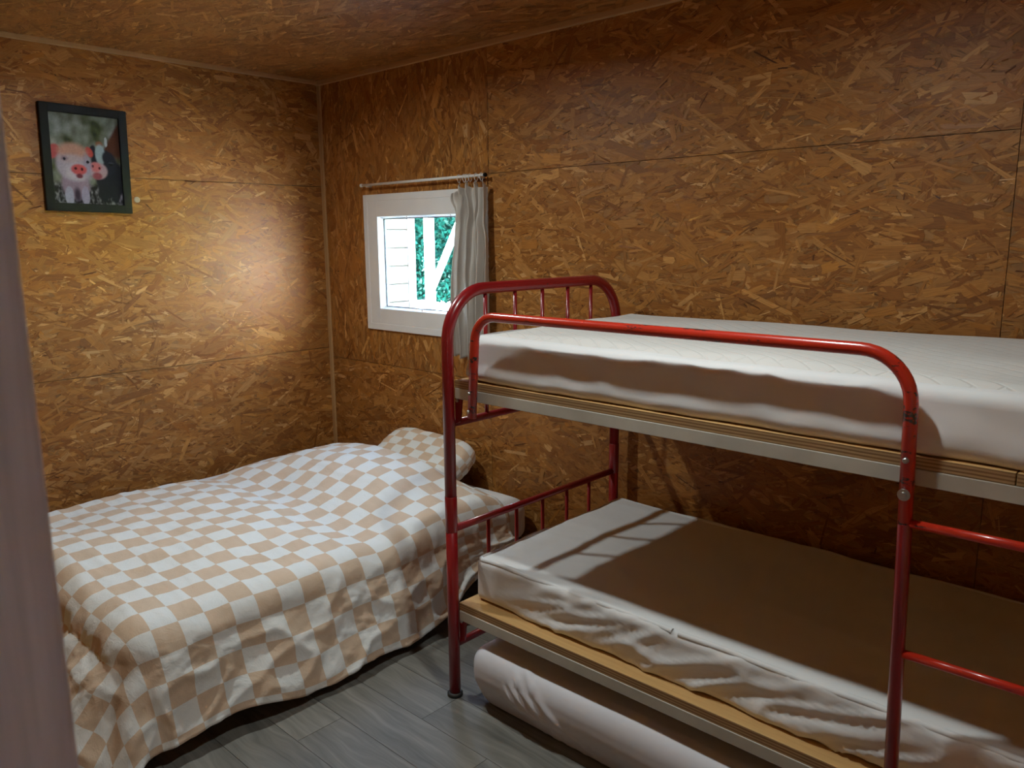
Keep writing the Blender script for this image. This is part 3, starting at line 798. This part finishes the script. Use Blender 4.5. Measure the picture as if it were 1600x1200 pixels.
w5 = np.clip(1-4.0*np.abs(fbm(U*13+Vv*7, Vv*9-U*11, 41.0, 2)), 0, 1)**1.5*np.clip(fbm(U*2.5, Vv*2.5, 52.0, 1)*1.6+0.5, 0, 1)
d = side*(1-0.65*fold)*(0.018*np.clip(w1, 0, 1)**2+0.003*w2+0.006*w5+0.007*w4*np.clip(fbm(U*3, Vv*3, 31.0, 1)+0.5, 0, 1)+0.018*fbm(U*3.3, Vv*4.1, 6.0, 2))+(1-side)*(0.0045*np.clip(w3, 0, 1)*0.8+0.002*w2)
P = P+Nn*d[..., None]
P[..., 2] = np.maximum(P[..., 2], 0.035)
P[..., 0] = np.maximum(P[..., 0], 0.02)
uv = np.stack([U+10.02, Vv+10.035], 2).reshape(-1, 2)
dvt = add('duvet', P.reshape(-1, 3).tolist(), grid_faces(NU, NV), M['duvet'], None, True, uv)
so = dvt.modifiers.new('thickness', 'SOLIDIFY'); so.thickness = 0.012; so.offset = -1
tag(dvt, 'beige and white checked duvet spread over the low double bed', 'duvet')

# pillow against the window wall
NU = NV = 60
a1 = np.linspace(-1, 1, NU); A, B = np.meshgrid(a1, a1, indexing='ij')
thick = 0.078*np.maximum(0, (1-np.abs(A)**6)*(1-np.abs(B)**5))**0.42
px, py = A*0.300*(1-0.10*B**4), B*0.155*(1-0.16*A**6)
nz = 0.006*fbm(A*3, B*3, 1.0, 3)
def pil(sgn):
    q = np.stack([px, py, sgn*thick+nz*(thick > 0.005)], 2)
    return q
tilt = Matrix.Rotation(math.radians(30), 3, 'X')
Pt = np.concatenate([pil(1).reshape(-1, 3), pil(-1).reshape(-1, 3)]) @ np.array(tilt).T
Pt = Pt+np.array([1.000, -0.180, 0.468])
Fp = grid_faces(NU, NV); Fp = Fp+[[q+NU*NV for q in f][::-1] for f in Fp]
uvp = np.concatenate([np.stack([A*0.36+5, B*0.26+5.03], 2).reshape(-1, 2)]*2)
pw = add('pillow', Pt.tolist(), Fp, M['duvet'], None, True, uvp)
tag(pw, 'beige and white checked pillow at the head of the double bed', 'pillow')

# ================================================================== bunk bed
BX0, BX1 = 2.095, 4.06                # end frames
YF_, YB_ = -0.980, -0.068             # front and rear posts
PR = 0.0195
bk = tag(empty('bunk_bed', (BX0, YF_, 0)), 'red tubular steel bunk bed with cream side rails and ladder', 'bunk bed')
BAL = (-0.807, -0.662, -0.518, -0.375, -0.235)
def end_frame(x, sgn):
    hoop = fillet([(x, YF_, 0.66), (x, YF_, 1.388), (x, YB_, 1.388), (x, YB_, 0.66)], 0.165, 12)
    MB().tube(hoop, PR, 18).build('head_hoop', M['red'], bk, True)
    for y in (YF_, YB_):
        MB().tube([(x, y, 0.012), (x, y, 0.655)], PR, 18).build('post', M['red'], bk, True)
        MB().tube([(x, y, 0.592), (x, y, 0.594), (x, y, 0.713), (x, y, 0.715)], [PR, PR+0.0010, PR+0.0010, PR], 18).build('joint_sleeve', M['red'], bk, True)
        MB().tube([(x, y, 0), (x, y, 0.009), (x, y, 0.014)], [0.027, 0.027, 0.0215], 20).build('foot', M['rubber'], bk, True)
    for z, r in ((0.958, 0.0125), (0.600, 0.0125), (0.187, 0.0125)):
        MB().tube([(x, YF_, z), (x, YB_, z)], r, 14).build('cross_rail', M['red'], bk, True)
    for y in BAL:
        MB().tube([(x, y, 0.958), (x, y, 1.385)], 0.0068, 10).build('baluster', M['red'], bk, True)
        MB().tube([(x, y, 0.187), (x, y, 0.600)], 0.0068, 10).build('baluster', M['red'], bk, True)
    for z in (1.045, 0.285):
        for y, s in ((YF_, 1), (YB_, -1)):
            yy = y+s*0.012
            v = [(x+sgn*0.017, yy, z+0.03), (x+sgn*0.052, yy, z+0.03), (x+sgn*0.040, yy, z-0.075), (x+sgn*0.017, yy, z-0.085)]
            v2 = [(a, yy+s*0.006, c) for a, b, c in v]
            add('rail_socket', v+v2, [(0, 1, 2, 3), (7, 6, 5, 4), (0, 4, 5, 1), (1, 5, 6, 2), (2, 6, 7, 3), (3, 7, 4, 0)], M['red'], bk)
            MB().tube([(x+sgn*0.030, yy-s*0.006, z-0.006), (x+sgn*0.030, yy-s*0.001, z-0.006)], 0.006, 10).build('bolt', M['steel'], bk, True)
end_frame(BX0, 1); end_frame(BX1, -1)
# cream angle-iron side rails
for z in (1.046, 0.284):
    for y, s in ((-0.976, 1), (-0.080, -1)):
        q = MB().bbox(BX0+0.026, BX1-0.026, min(y, y+s*0.004), max(y, y+s*0.004), z, z+0.034, 0.001)
        q.bbox(BX0+0.026, BX1-0.026, min(y+s*0.004, y+s*0.034), max(y+s*0.004, y+s*0.034), z+0.030, z+0.034, 0.001)
        q.build('side_rail', M['cream'], bk)
# guard rail
GY = -0.990
g_ = MB().tube(fillet([(2.212, GY, 0.998), (2.236, GY, 1.318), (3.476, GY, 1.318), (3.486, GY, 0.965)], [0.085, 0.105], 10), 0.0142, 16)
gr = g_.build('guard_rail', M['red_worn'], bk, True)
def bolt(x, z, r, par, washer=False):
    m_ = MB()
    if washer: m_.tube([(x, GY-0.0135, z), (x, GY-0.0165, z)], 0.0125, 18)
    m_.tube([(x, GY-0.013, z), (x, GY-0.018, z), (x, GY-0.021, z)], [r, r, r*0.55], 14)
    m_.build('bolt', M['steel'], par, True)
bolt(2.218, 1.078, 0.0055, gr); bolt(2.213, 1.020, 0.0055, gr); bolt(3.482, 1.102, 0.0062, gr)
# ladder
ld_ = empty('ladder', (0, 0, 0)); ld_.parent = bk; ld_.location = Vector((3.5, GY, 0))-bk.location
for xt, xb in ((3.4865, 3.513), (3.840, 3.866)):
    MB().tube([(xb, GY-0.012, 0.0), (xt, GY, 0.964), (xt, GY, 1.02 if xt > 3.6 else 0.966)], 0.0142, 16).build('ladder_post', M['red'], ld_, True)
for z in (0.972-0.004, 0.684, 0.40, 0.12):
    t = (0.964-z)/0.964
    MB().tube([(3.4865+0.0265*t, GY-0.012*t, z), (3.84+0.026*t, GY-0.012*t, z+0.004)], 0.0095, 12).build('rung', M['red_worn'], ld_, True)
mw = MB().tube([(3.4835, GY-0.0135, 1.030), (3.4835, GY-0.0165, 1.030)], 0.0125, 18).tube([(3.4835, GY-0.016, 1.030), (3.4835, GY-0.021, 1.030)], 0.006, 12)
mw.build('washer_bolt', M['steel'], ld_, True)

# plywood boards lying on the rails
def ply(name, x0, x1, zt, th, label):
    o = MB().bbox(x0, x1, -0.973, -0.088, zt-th, zt, 0.0015).build(name, M['ply'])
    return tag(o, label, 'plywood board', 'plywood boards on the bunk rails')
ply('plywood_board', 2.118, 3.668, 1.1055, 0.0255, 'long plywood board under the upper bunk mattress')
ply('plywood_board', 3.670, 4.036, 1.1055, 0.0255, 'short plywood board end piece at the right of the upper bunk')
ply('plywood_board', 2.118, 4.036, 0.3460, 0.0280, 'plywood board with layered edge under the lower bunk mattress')

# --- upper mattress: smooth border and quilted top
um = tag(empty('bunk_mattress', (3.0, -0.5, 1.106)), 'white mattress with quilted top on the upper bunk', 'mattress')
def d_um(V, N):
    x, y, z = V.T
    front = np.clip(-N[:, 1], 0, 1); low = 1-sstep(1.11, 1.22, z)
    d = front*(0.014*low**1.5-0.003+0.007*fbm(x*2.2, z*3, 1.0, 2))
    d += front*0.006*np.clip(1-3.0*np.abs(fbm(x*3.0+z*7, z*7-x*2, 3.0, 2)), 0, 1)
    d += np.clip(N[:, 2], 0, 1)*0.006*fbm(x*3, y*3, 2.0, 2)
    W = V+N*d[:, None]
    # bottom edge lifts a little off the board at the left
    W[:, 2] += 0.010*(1-sstep(2.1, 2.5, x))*low*0.4
    return W
soft_box('border', (2.150, 4.03, -0.955, -0.085, 1.107, 1.247), 0.030, 0.022, M['border'], um, d_um)
NU, NV = 150, 70
A, B = np.meshgrid(np.linspace(2.170, 4.015, NU), np.linspace(-0.937, -0.10, NV), indexing='ij')
ex = np.minimum(np.minimum(A-2.170, 4.015-A), np.minimum(B+0.937, -0.10-B))
Zq = 1.236+0.022*sstep(0, 0.07, ex)+0.010*fbm(A*2.2, B*3.0, 5.0, 2)*sstep(0, 0.1, ex)+0.010*sstep(-0.5, -0.1, B)
add('quilted_top', np.stack([A, B, Zq], 2).reshape(-1, 3).tolist(), grid_faces(NU, NV), M['quilt'], um, True)

# --- lower mattress with a loose sheet gathered along its front
def d_lm(V, N):
    x, y, z = V.T
    front = np.clip(-N[:, 1], 0, 1)
    fa, fb = (x*0.92+z*0.40)*2.6, (z*0.92-x*0.28)*15.0
    g1 = np.clip(1-1.9*np.abs(fbm(fa, fb, 2.0, 2)), 0, 1)
    g2 = np.clip(1-2.4*np.abs(fbm(fa*2.3+5, fb*1.9, 7.0, 2)), 0, 1)
    g3 = np.clip(fbm(x*2.3, z*4, 17.0, 1)*1.5+0.55, 0, 1)
    lowz = 1-sstep(0.36, 0.48, z)
    env = sstep(2.18, 2.50, x)
    d = front*env*(0.017*g1**2*(0.45+0.55*lowz)+0.006*g2**2*g3)+front*0.005*fbm(x*3, z*3, 0.0, 2)
    d += np.clip(N[:, 2], 0, 1)*(0.007*fbm(x*2.2, y*3, 4.0, 2)+0.003*np.clip(1-3*np.abs(fbm(x*1.4+0.3*y, y*5, 8.0, 2)), 0, 1))
    return V+N*d[:, None]
lm = tag(empty('bunk_mattress', (3.0, -0.5, 0.346)), 'white sheeted mattress with gathered front on the lower bunk', 'mattress')
soft_box('cover', (2.140, 4.02, -0.918, -0.085, 0.3465, 0.496), 0.022, 0.0085, M['sheet'], lm, d_lm)
pts = fillet([(2.9, -0.906, 0.489), (2.149, -0.906, 0.489), (2.149, -0.094, 0.489), (4.01, -0.094, 0.489), (4.01, -0.906, 0.489), (2.9, -0.906, 0.489)], 0.02, 5)
dense = []
for p0, p1 in zip(pts[:-1], pts[1:]):
    n_ = max(1, int((p1-p0).length/0.02))
    dense += [p0.lerp(p1, k/n_) for k in range(n_)]
dense = [Vector((p.x, p.y+0.004*mn.noise(p*9), p.z+0.006*mn.noise(p*7+Vector((3, 1, 2))))) for p in dense]
MB().tube(dense, 0.0090, 8, False).build('piping', M['sheet'], lm, True)

# --- spare mattress pushed under the bunk
def d_tm(V, N):
    x, y, z = V.T
    front = np.clip(-N[:, 1], 0, 1)
    w = (x-2.36)*0.60+(z-0.16)*0.80           # across the diagonal tension creases
    al = (x-2.36)*0.80-(z-0.16)*0.60
    cre = sum(a*np.exp(-((w-c)/0.0085)**2)*sstep(-0.02-0.3*c, 0.05-0.3*c, al)*(1-sstep(0.26+c, 0.42+c, al)) for c, a in ((-0.055, .7), (-0.025, 1), (0.008, 1), (0.04, .9), (0.078, .8)))
    d = front*(0.013*cre+0.004*fbm(x*3, z*4, 3.0, 2))+np.clip(N[:, 2], 0, 1)*0.004*fbm(x*3, y*3, 1.0, 2)
    W = V+N*d[:, None]
    W[:, 1] += 0.055*(1-sstep(0.0, 0.13, z))*front         # the underside pulls back
    return W
tm = soft_box('spare_mattress', (2.175, 4.02, -1.000, -0.16, 0.004, 0.218), 0.060, 0.0075, M['satin'], None, d_tm)
tag(tm, 'pale satin covered spare mattress on the floor under the bunk', 'mattress')
